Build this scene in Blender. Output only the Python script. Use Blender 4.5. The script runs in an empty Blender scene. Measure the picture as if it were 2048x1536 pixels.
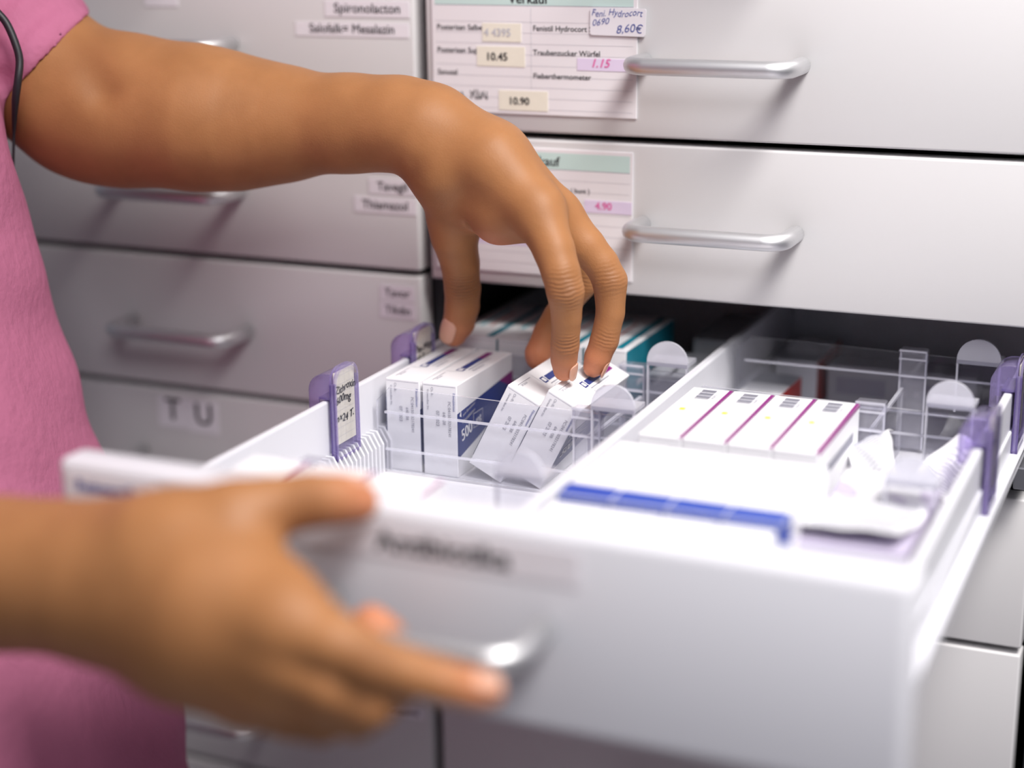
import bpy, math, random
import numpy as np
from mathutils import Vector, Matrix

# ------------------------------------------------------------------ camera, world, lights
SC = bpy.context.scene
COL = SC.collection
CAM = np.array([0.4981, -0.9964, 0.1429])
YAW, PITCH, ROLL, FPX = -0.4147, 0.2775, -0.0108, 3366.8
def basis():
    cy, sy, cp, sp = math.cos(YAW), math.sin(YAW), math.cos(PITCH), math.sin(PITCH)
    f = np.array([sy*cp, cy*cp, -sp]); r = np.array([cy, -sy, 0.0]); u = np.cross(r, f)
    return r*math.cos(ROLL)+u*math.sin(ROLL), -r*math.sin(ROLL)+u*math.cos(ROLL), f
CR, CU, CF = basis()
def at(px, py, d):                     # a point of the place, from its bearing and its distance
    return CAM + d*(CF + CR*(px-1024)/FPX - CU*(py-768)/FPX)

cam = bpy.data.cameras.new('camera'); camo = bpy.data.objects.new('camera', cam); COL.objects.link(camo)
m = Matrix(((CR[0], CU[0], -CF[0], CAM[0]), (CR[1], CU[1], -CF[1], CAM[1]), (CR[2], CU[2], -CF[2], CAM[2]), (0, 0, 0, 1)))
camo.matrix_world = m
cam.sensor_width = 36.0; cam.lens = FPX/2048*36.0; cam.clip_start = 0.02
cam.dof.use_dof = True; cam.dof.focus_distance = 1.0; cam.dof.aperture_fstop = 2.1
SC.camera = camo

w = bpy.data.worlds.new('world'); SC.world = w; w.use_nodes = True
_n = w.node_tree; _bg = _n.nodes['Background']; _bg.inputs[1].default_value = 0.21
_t = _n.nodes.new('ShaderNodeTexCoord'); _s = _n.nodes.new('ShaderNodeSeparateXYZ'); _r = _n.nodes.new('ShaderNodeValToRGB')
_m = _n.nodes.new('ShaderNodeMapRange'); _m.inputs[1].default_value = -1; _m.inputs[2].default_value = 1
_n.links.new(_t.outputs['Generated'], _s.inputs[0]); _n.links.new(_s.outputs[2], _m.inputs[0]); _n.links.new(_m.outputs[0], _r.inputs[0]); _n.links.new(_r.outputs[0], _bg.inputs[0])
_r.color_ramp.elements[0].position = 0.30; _r.color_ramp.elements[0].color = (0.24, 0.23, 0.38, 1)
_r.color_ramp.elements[1].position = 0.62; _r.color_ramp.elements[1].color = (0.88, 0.87, 1.0, 1)
def area(name, loc, target, sx, sy, power, col):
    l = bpy.data.lights.new(name, 'AREA'); l.shape = 'RECTANGLE'; l.size = sx; l.size_y = sy; l.energy = power; l.color = col
    o = bpy.data.objects.new(name, l); COL.objects.link(o); o.location = loc
    o.rotation_euler = (Vector(target)-Vector(loc)).to_track_quat('-Z', 'Y').to_euler()
    return o
area('ceiling_light', (0.95, -0.62, 1.25), (0.36, -0.20, -0.1), 0.7, 0.5, 16.5, (1.0, 0.965, 0.94)).data.spread = 2.0
lb = area('ceiling_light', (1.10, -1.70, 1.25), (0.42, -0.12, -0.10), 0.9, 0.6, 3.3, (0.98, 0.96, 1.0)); lb.data.spread = 1.35
SC.view_settings.view_transform = 'Standard'; SC.view_settings.look = 'None'
SC.view_settings.exposure = 0.0; SC.view_settings.gamma = 1.0; SC.view_settings.use_curve_mapping = False
SC.cycles.use_denoising = True
SC.cycles.max_bounces = 10; SC.cycles.transparent_max_bounces = 24; SC.cycles.transmission_bounces = 6
SC.cycles.caustics_reflective = False; SC.cycles.caustics_refractive = False

# ------------------------------------------------------------------ materials
def pmat(name, col, rough=0.5, metal=0.0, noise=None, bump=None, spec=0.5, coat=0.0):
    mt = bpy.data.materials.new(name); mt.use_nodes = True; nt = mt.node_tree; b = nt.nodes['Principled BSDF']
    b.inputs['Base Color'].default_value = (*col, 1); b.inputs['Roughness'].default_value = rough
    b.inputs['Metallic'].default_value = metal; b.inputs['Specular IOR Level'].default_value = spec
    b.inputs['Coat Weight'].default_value = coat
    tc = nt.nodes.new('ShaderNodeTexCoord')
    if noise:
        n = nt.nodes.new('ShaderNodeTexNoise'); n.inputs['Scale'].default_value = noise[0]; n.inputs['Detail'].default_value = 4
        nt.links.new(tc.outputs['Object'], n.inputs['Vector'])
        r = nt.nodes.new('ShaderNodeMixRGB'); r.inputs[1].default_value = (*[c*(1-noise[1]) for c in col], 1)
        r.inputs[2].default_value = (*[min(1, c*(1+noise[1])) for c in col], 1)
        nt.links.new(n.outputs['Fac'], r.inputs[0]); nt.links.new(r.outputs[0], b.inputs['Base Color'])
    if bump:
        n = nt.nodes.new('ShaderNodeTexNoise'); n.inputs['Scale'].default_value = bump[0]; n.inputs['Detail'].default_value = 3
        nt.links.new(tc.outputs['Object'], n.inputs['Vector'])
        bp = nt.nodes.new('ShaderNodeBump'); bp.inputs['Strength'].default_value = bump[1]; bp.inputs['Distance'].default_value = bump[2]
        nt.links.new(n.outputs['Fac'], bp.inputs['Height']); nt.links.new(bp.outputs[0], b.inputs['Normal'])
    return mt
def clearmat(name, tint, ior, body=None, bodyfac=0.0, rough=0.03):
    mt = bpy.data.materials.new(name); mt.use_nodes = True; nt = mt.node_tree; nt.nodes.remove(nt.nodes['Principled BSDF'])
    out = nt.nodes['Material Output']
    tr = nt.nodes.new('ShaderNodeBsdfTransparent'); tr.inputs[0].default_value = (*tint, 1)
    gl = nt.nodes.new('ShaderNodeBsdfGlossy'); gl.inputs['Roughness'].default_value = rough
    lw = nt.nodes.new('ShaderNodeLayerWeight'); lw.inputs[0].default_value = 0.5
    pw = nt.nodes.new('ShaderNodeMath'); pw.operation = 'POWER'; pw.inputs[1].default_value = 4.5; nt.links.new(lw.outputs['Facing'], pw.inputs[0])
    fr = nt.nodes.new('ShaderNodeMath'); fr.operation = 'MULTIPLY_ADD'; fr.inputs[1].default_value = 0.8; fr.inputs[2].default_value = 0.04; nt.links.new(pw.outputs[0], fr.inputs[0])
    mx = nt.nodes.new('ShaderNodeMixShader')
    src = tr
    if body:
        df = nt.nodes.new('ShaderNodeBsdfPrincipled'); df.inputs['Base Color'].default_value = (*body, 1); df.inputs['Roughness'].default_value = 0.25
        m2 = nt.nodes.new('ShaderNodeMixShader'); m2.inputs[0].default_value = bodyfac
        nt.links.new(tr.outputs[0], m2.inputs[1]); nt.links.new(df.outputs[0], m2.inputs[2]); src = m2
    nt.links.new(fr.outputs[0], mx.inputs[0]); nt.links.new(src.outputs[0], mx.inputs[1]); nt.links.new(gl.outputs[0], mx.inputs[2])
    nt.links.new(mx.outputs[0], out.inputs[0])
    return mt
M = {}
M['front'] = pmat('drawer_laminate', (0.66, 0.65, 0.65), 0.34, 0, (9, 0.012), (900, 0.05, 0.0002))
M['tray'] = pmat('tray_plastic', (0.72, 0.72, 0.76), 0.36)
M['slot_shade'] = pmat('slot_shade_dark', (0.03, 0.03, 0.035), 0.6)  # near-black colour standing in for the shadow between the comb fins
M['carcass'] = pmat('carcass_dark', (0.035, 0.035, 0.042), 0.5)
M['rail'] = pmat('rail_steel', (0.30, 0.30, 0.33), 0.35, 0.8)
M['alu'] = pmat('brushed_aluminium', (0.74, 0.74, 0.75), 0.47, 1.0, None, (400, 0.06, 0.0002))
M['card'] = pmat('card_paper', (0.83, 0.80, 0.82), 0.55)
M['tape'] = pmat('tape_label', (0.84, 0.82, 0.86), 0.35)
M['mint'] = pmat('mint_header', (0.58, 0.75, 0.71), 0.55)
M['cream'] = pmat('cream_paper', (0.84, 0.80, 0.68), 0.6, 0, (300, 0.03))
M['lilac'] = pmat('lilac_marker', (0.76, 0.66, 0.84), 0.6)
M['ink'] = pmat('black_ink', (0.02, 0.02, 0.025), 0.6)
M['greyink'] = pmat('grey_ink', (0.30, 0.30, 0.36), 0.6)
M['paleink'] = pmat('pale_ink', (0.56, 0.56, 0.60), 0.6)
M['blueink'] = pmat('blue_pen', (0.08, 0.11, 0.36), 0.6)
M['pinkink'] = pmat('pink_pen', (0.75, 0.15, 0.40), 0.6)
M['carton'] = pmat('white_carton', (0.86, 0.86, 0.88), 0.42)
M['carton_in'] = pmat('brown_board', (0.55, 0.48, 0.38), 0.8)
M['navy'] = pmat('navy_print', (0.035, 0.055, 0.22), 0.4)
M['blue'] = pmat('blue_print', (0.018, 0.065, 0.40), 0.4)
M['magenta'] = pmat('magenta_print', (0.25, 0.012, 0.19), 0.4)
M['teal'] = pmat('teal_print', (0.01, 0.22, 0.30), 0.4)
M['palegreen'] = pmat('aqua_print', (0.18, 0.52, 0.60), 0.4)
M['red'] = pmat('red_print', (0.55, 0.03, 0.02), 0.4)
M['lilacbox'] = pmat('lilac_carton', (0.52, 0.47, 0.60), 0.5)
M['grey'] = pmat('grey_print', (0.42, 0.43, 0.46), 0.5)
M['yellow'] = pmat('yellow_print', (0.85, 0.75, 0.05), 0.5)
M['acrylic'] = clearmat('clear_acrylic', (0.955, 0.955, 0.97), 1.45)
M['acrylic_edge'] = clearmat('acrylic_edge', (0.9, 0.9, 0.95), 1.45, (0.85, 0.85, 0.92), 0.55)  # whitish body colour imitates light glowing in the cut edges
M['block'] = clearmat('clear_block', (0.93, 0.93, 0.96), 1.45, (0.80, 0.79, 0.86), 0.14)
M['frost'] = clearmat('frosted_tab', (0.93, 0.93, 0.97), 1.45, (0.86, 0.86, 0.92), 0.50, 0.12)
M['purple'] = clearmat('purple_acrylic', (0.86, 0.82, 0.97), 1.45, (0.54, 0.47, 0.72), 0.18)
M['purple_edge'] = clearmat('purple_acrylic_edge', (0.76, 0.70, 0.90), 1.45, (0.40, 0.34, 0.60), 0.36)
M['scrub'] = pmat('pink_scrub_cotton', (0.45, 0.145, 0.245), 0.85, 0, (60, 0.06), (110, 0.55, 0.0022), 0.2)
M['cord'] = pmat('black_cord', (0.012, 0.01, 0.014), 0.5)
M['hair'] = pmat('dark_hair', (0.012, 0.009, 0.008), 0.6, 0, None, (200, 0.6, 0.002))
M['shoe'] = pmat('white_shoe', (0.75, 0.75, 0.75), 0.5)
M['floor'] = pmat('grey_vinyl', (0.42, 0.42, 0.44), 0.4, 0, (4, 0.05))
M['wallp'] = pmat('white_wall_paint', (0.72, 0.72, 0.74), 0.8)
M['nail'] = pmat('fingernail', (0.66, 0.36, 0.25), 0.26, 0, None, None, 0.5)
M['eye'] = pmat('eye_white', (0.7, 0.68, 0.65), 0.2)

def skin_material():
    mt = bpy.data.materials.new('skin'); mt.use_nodes = True; nt = mt.node_tree; b = nt.nodes['Principled BSDF']
    L = nt.links.new
    tc = nt.nodes.new('ShaderNodeTexCoord')
    def att(n):
        a = nt.nodes.new('ShaderNodeAttribute'); a.attribute_name = n; return a.outputs['Fac']
    n1 = nt.nodes.new('ShaderNodeTexNoise'); n1.inputs['Scale'].default_value = 45; n1.inputs['Detail'].default_value = 5
    L(tc.outputs['Object'], n1.inputs['Vector'])
    base = nt.nodes.new('ShaderNodeMixRGB'); base.inputs[1].default_value = (0.29, 0.125, 0.046, 1); base.inputs[2].default_value = (0.42, 0.190, 0.075, 1)
    L(n1.outputs['Fac'], base.inputs[0])
    pk = nt.nodes.new('ShaderNodeMixRGB'); pk.inputs[2].default_value = (0.58, 0.215, 0.115, 1)
    L(att('pink'), pk.inputs[0]); L(base.outputs[0], pk.inputs[1])
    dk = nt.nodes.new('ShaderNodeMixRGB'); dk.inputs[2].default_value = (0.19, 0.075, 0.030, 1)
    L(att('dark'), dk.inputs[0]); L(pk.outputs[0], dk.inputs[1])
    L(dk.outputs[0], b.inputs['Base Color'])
    b.inputs['Roughness'].default_value = 0.52; b.inputs['Specular IOR Level'].default_value = 0.32
    b.inputs['Subsurface Weight'].default_value = 0.12; b.inputs['Subsurface Radius'].default_value = (1.0, 0.4, 0.2); b.inputs['Subsurface Scale'].default_value = 0.006
    vor = nt.nodes.new('ShaderNodeTexVoronoi'); vor.inputs['Scale'].default_value = 900; L(tc.outputs['Object'], vor.inputs['Vector'])
    # creases across the knuckles: a wave along the finger, masked to the joint
    n2 = nt.nodes.new('ShaderNodeTexNoise'); n2.inputs['Scale'].default_value = 110; L(tc.outputs['Object'], n2.inputs['Vector'])
    ad = nt.nodes.new('ShaderNodeMath'); ad.operation = 'MULTIPLY_ADD'; L(n2.outputs['Fac'], ad.inputs[0]); ad.inputs[1].default_value = 9.0; L(att('along'), ad.inputs[2])
    sn = nt.nodes.new('ShaderNodeMath'); sn.operation = 'SINE'; L(ad.outputs[0], sn.inputs[0])
    pw = nt.nodes.new('ShaderNodeMath'); pw.operation = 'MULTIPLY'; L(sn.outputs[0], pw.inputs[0]); L(att('wrinkle'), pw.inputs[1])
    s2 = nt.nodes.new('ShaderNodeMath'); s2.operation = 'MULTIPLY_ADD'; L(vor.outputs['Distance'], s2.inputs[0]); s2.inputs[1].default_value = 0.24; L(pw.outputs[0], s2.inputs[2])
    bp = nt.nodes.new('ShaderNodeBump'); bp.inputs['Strength'].default_value = 0.5; bp.inputs['Distance'].default_value = 0.0005
    L(s2.outputs[0], bp.inputs['Height']); L(bp.outputs[0], b.inputs['Normal'])
    return mt
M['skin'] = skin_material()

# ------------------------------------------------------------------ object helpers
def tag(o, label=None, cat=None, group=None, kind=None):
    if label: o['label'] = label
    if cat: o['category'] = cat
    if group: o['group'] = group
    if kind: o['kind'] = kind
    return o
def empty(name, loc=(0, 0, 0), rot=(0, 0, 0)):
    o = bpy.data.objects.new(name, None); COL.objects.link(o); o.location = loc; o.rotation_euler = rot
    o.empty_display_size = 0.02
    return o
class MB:
    def __init__(s): s.v = []; s.f = []; s.m = []; s.mats = []; s.sm = []
    def mi(s, mat):
        if mat not in s.mats: s.mats.append(mat)
        return s.mats.index(mat)
    def add(s, vs, fs, mat, smooth=False, T=None):
        n = len(s.v)
        if T is not None: vs = [tuple(T @ Vector(v)) for v in vs]
        s.v += [tuple(v) for v in vs]
        k = s.mi(mat)
        for f in fs: s.f.append([i+n for i in f]); s.m.append(k); s.sm.append(smooth)
        return s
    def box(s, a, b, mat, ch=0.0, T=None):
        # box from corner a to corner b, with chamfered edges of width ch
        x0, y0, z0 = [min(p, q) for p, q in zip(a, b)]; x1, y1, z1 = [max(p, q) for p, q in zip(a, b)]
        if ch <= 0:
            vs = [(x, y, z) for z in (z0, z1) for y in (y0, y1) for x in (x0, x1)]
            fs = [(0, 2, 3, 1), (4, 5, 7, 6), (0, 1, 5, 4), (2, 6, 7, 3), (0, 4, 6, 2), (1, 3, 7, 5)]
            return s.add(vs, fs, mat, False, T)
        import bmesh
        bm = bmesh.new(); bmesh.ops.create_cube(bm, size=1)
        for v in bm.verts: v.co = ((x0+x1)/2+v.co.x*(x1-x0), (y0+y1)/2+v.co.y*(y1-y0), (z0+z1)/2+v.co.z*(z1-z0))
        bmesh.ops.bevel(bm, geom=bm.edges[:], offset=ch, segments=3 if ch > 0.0011 else 2, profile=0.5, affect='EDGES')
        bm.verts.index_update()
        vs = [tuple(v.co) for v in bm.verts]; fs = [[v.index for v in f.verts] for f in bm.faces]; bm.free()
        return s.add(vs, fs, mat, ch > 0.0011, T)
    def tube(s, pts, r, mat, seg=14, T=None, rs=None):
        pts = [Vector(p) for p in pts]; vs = []; fs = []; prev = None
        for i, p in enumerate(pts):
            t = (pts[min(i+1, len(pts)-1)]-pts[max(i-1, 0)]).normalized()
            if prev is None: a = t.orthogonal().normalized()
            else: a = (prev - t*prev.dot(t)).normalized()
            prev = a; b = t.cross(a); rr = rs[i] if rs else r
            for k in range(seg):
                q = 2*math.pi*k/seg; vs.append(tuple(p+(a*math.cos(q)+b*math.sin(q))*rr))
        for i in range(len(pts)-1):
            for k in range(seg):
                k2 = (k+1) % seg; fs.append((i*seg+k, i*seg+k2, (i+1)*seg+k2, (i+1)*seg+k))
        fs.append(list(range(seg))[::-1]); fs.append([(len(pts)-1)*seg+k for k in range(seg)])
        return s.add(vs, fs, mat, True, T)
    def prism(s, poly, d0, d1, mat, edge=None, axis='y', T=None, smooth=False):
        # poly in (a, b) extruded along axis from d0 to d1
        def pt(a, b, d): return {'y': (a, d, b), 'x': (d, a, b), 'z': (a, b, d)}[axis]
        n = len(poly)
        s.add([pt(a, b, d0) for a, b in poly]+[pt(a, b, d1) for a, b in poly], [list(range(n)), list(range(n, 2*n))[::-1]], mat, smooth, T)
        s.add([pt(a, b, d0) for a, b in poly]+[pt(a, b, d1) for a, b in poly], [(i, i+n, (i+1) % n+n, (i+1) % n) for i in range(n)], edge or mat, smooth, T)
        return s
    def build(s, name, parent=None, loc=None, fix=True):
        me = bpy.data.meshes.new(name); me.from_pydata(s.v, [], s.f)
        for k in s.mats: me.materials.append(M[k])
        me.polygons.foreach_set('material_index', s.m); me.polygons.foreach_set('use_smooth', s.sm)
        me.update()
        if fix:
            import bmesh
            bm = bmesh.new(); bm.from_mesh(me); bmesh.ops.remove_doubles(bm, verts=bm.verts, dist=1e-6)
            bmesh.ops.recalc_face_normals(bm, faces=bm.faces); bm.to_mesh(me); bm.free()
        o = bpy.data.objects.new(name, me); COL.objects.link(o)
        if parent: o.parent = parent
        if loc: o.location = loc
        return o
def copy_tree(o, parent=None):
    c = o.copy(); COL.objects.link(c); c.parent = parent
    for ch in list(o.children): copy_tree(ch, c)
    return c
_tc = {}
def text_geo(txt, size):
    # the outline of the words, filled, lying in the x/y plane, cap height about 0.72*size
    if txt not in _tc:
        cu = bpy.data.curves.new('t', 'FONT'); cu.body = txt; cu.size = 1.0; cu.resolution_u = 3
        o = bpy.data.objects.new('t', cu); COL.objects.link(o)
        bpy.context.view_layer.update()
        me = o.evaluated_get(bpy.context.evaluated_depsgraph_get()).to_mesh()
        _tc[txt] = ([tuple(v.co) for v in me.vertices], [list(p.vertices) for p in me.polygons])
        bpy.data.objects.remove(o); bpy.data.curves.remove(cu)
    vs, fs = _tc[txt]
    return [(x*size, y*size) for x, y, z in vs], fs
def write(mb, txt, size, O, U, V, mat, align='l', bold=0.0, slant=0.0, stretch=1.0, wob=0.0):
    # O origin, U reading direction, V up direction
    vs, fs = text_geo(txt, size); O = Vector(O); U = Vector(U).normalized(); V = Vector(V).normalized()
    wd = max(x for x, y in vs)*stretch
    off = {'l': 0, 'c': -wd/2, 'r': -wd}[align]; N = U.cross(V)
    offs = [(0, 0)] if not bold else [(-bold, 0, ), (bold, 0), (0, bold)]
    for i, (dx, dy) in enumerate(offs):
        mb.add([tuple(O+U*(x*stretch+off+dx+slant*y)+V*(y+dy+wob*size*math.sin(x/size*2.1+len(txt)))+N*(i*2e-5)) for x, y in vs], fs, mat)
def stroke(mb, pts, r, N, mat):
    # a pen line: thin flat ribbon of width 2r through pts on a surface with normal N
    N = Vector(N); P = [Vector(p) for p in pts]
    vs = []; fs = []
    for i, p in enumerate(P):
        t = (P[min(i+1, len(P)-1)]-P[max(i-1, 0)]).normalized(); b = N.cross(t)
        vs += [tuple(p+b*r), tuple(p-b*r)]
    for i in range(len(P)-1): fs.append((2*i, 2*i+1, 2*i+3, 2*i+2))
    mb.add(vs, fs, mat)
def quad(mb, O, U, V, w, h, mat):
    O = Vector(O); U = Vector(U).normalized()*w; V = Vector(V).normalized()*h
    mb.add([tuple(O), tuple(O+U), tuple(O+U+V), tuple(O+V)], [(0, 1, 2, 3)], mat)

H = 0.1013; W = 0.40; X_, Z_ = (1, 0, 0), (0, 0, 1)

# ------------------------------------------------------------------ room shell
FL = -1.12
MB().box((-7, -6, FL-0.05), (7, 1.2, FL), 'floor').build('floor'); tag(bpy.data.objects['floor'], 'grey vinyl floor of the pharmacy', kind='structure')
MB().box((-7, 0.78, FL), (7, 0.86, 1.75), 'wallp').build('wall_back'); tag(bpy.data.objects['wall_back'], 'white painted wall behind the drawer cabinet', kind='structure')

# ------------------------------------------------------------------ cabinet carcass
cab = empty('drawer_cabinet', (0, 0, FL)); tag(cab, 'tall grey pharmacy drawer cabinet with a dark carcass holding two columns of drawers', 'cabinet')
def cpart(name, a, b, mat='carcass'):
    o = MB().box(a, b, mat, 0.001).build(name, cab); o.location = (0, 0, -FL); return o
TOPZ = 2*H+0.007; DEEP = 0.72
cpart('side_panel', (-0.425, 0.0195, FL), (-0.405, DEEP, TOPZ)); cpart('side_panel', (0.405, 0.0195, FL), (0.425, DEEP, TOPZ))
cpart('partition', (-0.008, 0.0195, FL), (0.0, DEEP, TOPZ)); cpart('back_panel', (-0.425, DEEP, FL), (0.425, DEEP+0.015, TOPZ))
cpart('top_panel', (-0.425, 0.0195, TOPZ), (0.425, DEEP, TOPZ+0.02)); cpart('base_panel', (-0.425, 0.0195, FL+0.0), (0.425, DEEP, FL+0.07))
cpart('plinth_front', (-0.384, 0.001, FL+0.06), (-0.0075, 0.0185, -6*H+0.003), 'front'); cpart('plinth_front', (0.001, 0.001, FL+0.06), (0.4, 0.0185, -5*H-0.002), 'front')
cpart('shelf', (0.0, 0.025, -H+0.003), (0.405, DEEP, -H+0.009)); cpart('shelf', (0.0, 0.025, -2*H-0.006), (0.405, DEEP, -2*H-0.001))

# ------------------------------------------------------------------ handles and drawers
def handle_mb(cx, cz, y0, out=0.034, half=0.0545, r=0.0052):
    mb = MB(); rb = 0.012; P = [(cx-half+r, y0, cz), (cx-half+r, y0-out+rb, cz)]
    for k in range(1, 7):
        a = k/6*math.pi/2; P.append((cx-half+r+rb-rb*math.cos(a), y0-out+rb-rb*math.sin(a), cz))
    Q = [(2*cx-x, y, z) for x, y, z in P[::-1]]
    mb.tube(P+Q, r, 'alu', 18)
    return mb
class Card: pass
def drawer(x0, x1, z0, z1, label, y=0.0):
    e = empty('drawer', ((x0+x1)/2, y, z0)); tag(e, label, 'drawer')
    o = MB().box((x0, y, z0), (x1, y+0.018, z1), 'front', 0.0016).build('front_panel', e); o.location = (-(x0+x1)/2, -y, -z0)
    # a slim profile lip along the top of the front
    h = handle_mb((x0+x1)/2, (z0+z1)/2-0.0015, y).build('handle', e); h['label'] = 'brushed aluminium bow handle'; h.location = (-(x0+x1)/2, -y, -z0)
    def part(mb, name, lab=None):
        p = mb.build(name, e); p.location = (-(x0+x1)/2, -y, -z0)
        if lab: p['label'] = lab
        return p
    e_part[e.name] = part
    return e, part
e_part = {}
G = 0.0022
def lab_plain(x0, x1, zt, zb, txt, size=None, mat='tape', ink='ink', bold=0.00012, y=0.0, stretch=1.0):
    mb = MB(); mb.box((x0, y-0.0004, zb), (x1, y, zt), mat)
    s = size or (zt-zb)*0.82
    write(mb, txt, s, ((x0+x1)/2, y-0.0006, zb+(zt-zb)*0.27), X_, Z_, ink, 'c', bold, 0, stretch)
    return mb
# right column ---------------------------------------------------------------
RX0, RX1 = 0.001, 0.4
_, dTop = drawer(RX0, RX1, 0*H+G, 1*H-G, 'closed grey drawer whose price card bears a sticker with blue handwriting')
_, dMid = drawer(RX0, RX1, -H+G, 0*H-G, 'closed grey drawer with a price card, directly above the open drawer')
drawer(RX0, RX1, -3*H+G, -2*H-G, 'closed grey drawer directly underneath the open drawer')
drawer(RX0, RX1, -4*H+G, -3*H-G, 'closed grey drawer two below the open one, at the bottom right')
drawer(RX0, RX1, -5*H+G, -4*H-G, 'lowest closed grey drawer under the open drawer front, beside the black gap')
drawer(RX0, RX1, 1*H+G, 2*H-G, 'closed grey drawer above both price card drawers, at the very top')

def hand_pen(mb, x, z, L, seed, y, mat='ink', hgt=0.0035, r=0.00022):
    rnd = random.Random(seed); P = []; n = int(L/0.0011)
    for i in range(n*4):
        t = i/4; P.append((x+t*0.0011+0.0007*math.sin(t*3.1), y, z+hgt*0.5*(1+math.sin(t*2.9+math.sin(t*0.9+seed)*1.3))*(1.0 if rnd.random() > 0.08 else 1.25)))
    stroke(mb, P, r, (0, -1, 0), mat)
# price card on the upper drawer
mb = MB(); Y = -0.0012
mb.box((0.006, Y, 0.0135), (0.1465, 0, 0.0905), 'card', 0.0004)
quad(mb, (0.0085, Y-1e-4, 0.0818), X_, Z_, 0.1355, 0.0080, 'mint')
write(mb, 'Verkauf', 0.0085, (0.074, Y-2e-4, 0.0830), X_, Z_, 'ink', 'c', 0.0002)
for k in range(9): quad(mb, (0.0085, Y-1e-4, 0.0170+k*0.0068), X_, Z_, 0.1355, 0.00022, 'paleink')
quad(mb, (0.0755, Y-1e-4, 0.0300), X_, Z_, 0.0003, 0.050, 'paleink'); quad(mb, (0.0085, Y-1e-4, 0.0815), X_, Z_, 0.1355, 0.0003, 'greyink')
def ct(t, x, z, s=0.0049, ink='ink'): write(mb, t, s, (x, Y-2e-4, z), X_, Z_, ink, 'l', 0.00007)
ct('Posterisan Salbe', 0.0098, 0.0660); ct('Posterisan Supp.', 0.0098, 0.0516); ct('Sanusal', 0.0098, 0.0375)
ct('Fenistil Hydrocort Salbe', 0.0770, 0.0662); ct('Traubenzucker Würfel', 0.0770, 0.0512); ct('Fieberthermometer', 0.0770, 0.0366)
stickers = []
def st(x0, x1, z0, z1, mat, t=None, s=0.0065, ink='ink', sl=0.0):
    mb = MB(); stickers.append(mb); mb.box((x0, Y-0.0003, z0), (x1, Y, z1), mat)
    if t: write(mb, t, s, ((x0+x1)/2-0.003, Y-0.0005, z0+(z1-z0)*0.30), X_, Z_, ink, 'c', 0.0002, sl)
st(0.042, 0.069, 0.0590, 0.0705, 'cream', '4 4395', 0.0068, 'paleink'); st(0.038, 0.0715, 0.0435, 0.0560, 'cream', '10.45', 0.0070)
st(0.0530, 0.0870, 0.0160, 0.0285, 'cream', '10.90', 0.0066); st(0.107, 0.1430, 0.0425, 0.0500, 'lilac', '1.15', 0.0074, 'pinkink', 0.3)
hand_pen(mb, 0.0125, 0.0222, 0.017, 3, Y-3e-4, 'ink', 0.0045, 0.0003); hand_pen(mb, 0.0325, 0.0224, 0.014, 7, Y-3e-4, 'ink', 0.0050, 0.0003)
pc = dTop(mb, 'price_card', 'white price card headed Verkauf with glued price stickers')
for q in stickers: q.build('price_sticker', pc)
stickers.clear()
mb = MB(); mb.prism([(0.1168, 0.0645), (0.1512, 0.0640), (0.1520, 0.0650), (0.1525, 0.0800), (0.1517, 0.0808), (0.1168, 0.0812), (0.1160, 0.0803), (0.1158, 0.0655)], -0.0024, -0.0016, 'tape')
write(mb, 'Feni. Hydrocort', 0.0058, (0.1168, -0.0026, 0.0762), X_, Z_, 'blueink', 'l', 0, 0.25, 0.88, 0.10)
write(mb, '0690', 0.0056, (0.1172, -0.0026, 0.0708), X_, Z_, 'blueink', 'l', 0, 0.25, 1, 0.1); write(mb, '8,60€', 0.0072, (0.1330, -0.0026, 0.0662), X_, Z_, 'blueink', 'l', 0, 0.2, 1, 0.08)
dTop(mb, 'price_sticker', 'white sticker with blue handwriting')
# price card on the middle drawer
mb = MB()
mb.box((0.006, Y, -0.0905), (0.1445, 0, -0.0075), 'card', 0.0004)
quad(mb, (0.0085, Y-1e-4, -0.0205), X_, Z_, 0.1340, 0.0105, 'mint'); quad(mb, (0.0085, Y-1e-4, -0.0208), X_, Z_, 0.1340, 0.0003, 'greyink')
write(mb, 'Verkauf', 0.0085, (0.0815, Y-2e-4, -0.0185), X_, Z_, 'ink', 'c', 0.0002)
for k in range(9): quad(mb, (0.0085, Y-1e-4, -0.0275-k*0.0070), X_, Z_, 0.1340, 0.00022, 'paleink')
ct('Pille einmal 7 Tage ( bunt )', 0.0680, -0.0350, 0.0044); st(0.1120, 0.1440, -0.0470, -0.0390, 'lilac', '4.90', 0.0066, 'pinkink')
quad(mb, (0.0085, Y-1e-4, -0.0720), X_, Z_, 0.0670, 0.0070, 'lilac')
pc = dMid(mb, 'price_card', 'white ruled price card headed Verkauf')
for q in stickers: q.build('price_sticker', pc)

# left column ----------------------------------------------------------------
LX0, LX1 = -0.384, -0.0075; dz = 0.0040
_, dL0 = drawer(LX0, LX1, dz+0*H+G, dz+1*H-G, 'closed grey drawer with two name strips above the raised forearm')
_, dL1 = drawer(LX0, LX1, dz-1*H+G, dz+0*H-G, 'closed grey drawer with name strips and a handle just under the raised forearm')
_, dL2 = drawer(LX0, LX1, dz-2*H+G, dz-1*H-G, 'closed grey drawer with two short name strips, above the T and U drawer')
_, dL3 = drawer(LX0, LX1, dz-3*H+G, dz-2*H-G, 'closed grey drawer marked with the big letters T and U')
drawer(LX0, LX1, dz-4*H+G, dz-3*H-G, 'closed grey left drawer hidden mostly by the open drawer front')
_, dL5 = drawer(LX0, LX1, dz-5*H+G, dz-4*H-G, 'closed grey drawer at the bottom left below the lower hand')
drawer(LX0, LX1, dz-6*H+G, dz-5*H-G, 'closed grey drawer at the very bottom left edge of the photo')
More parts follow.
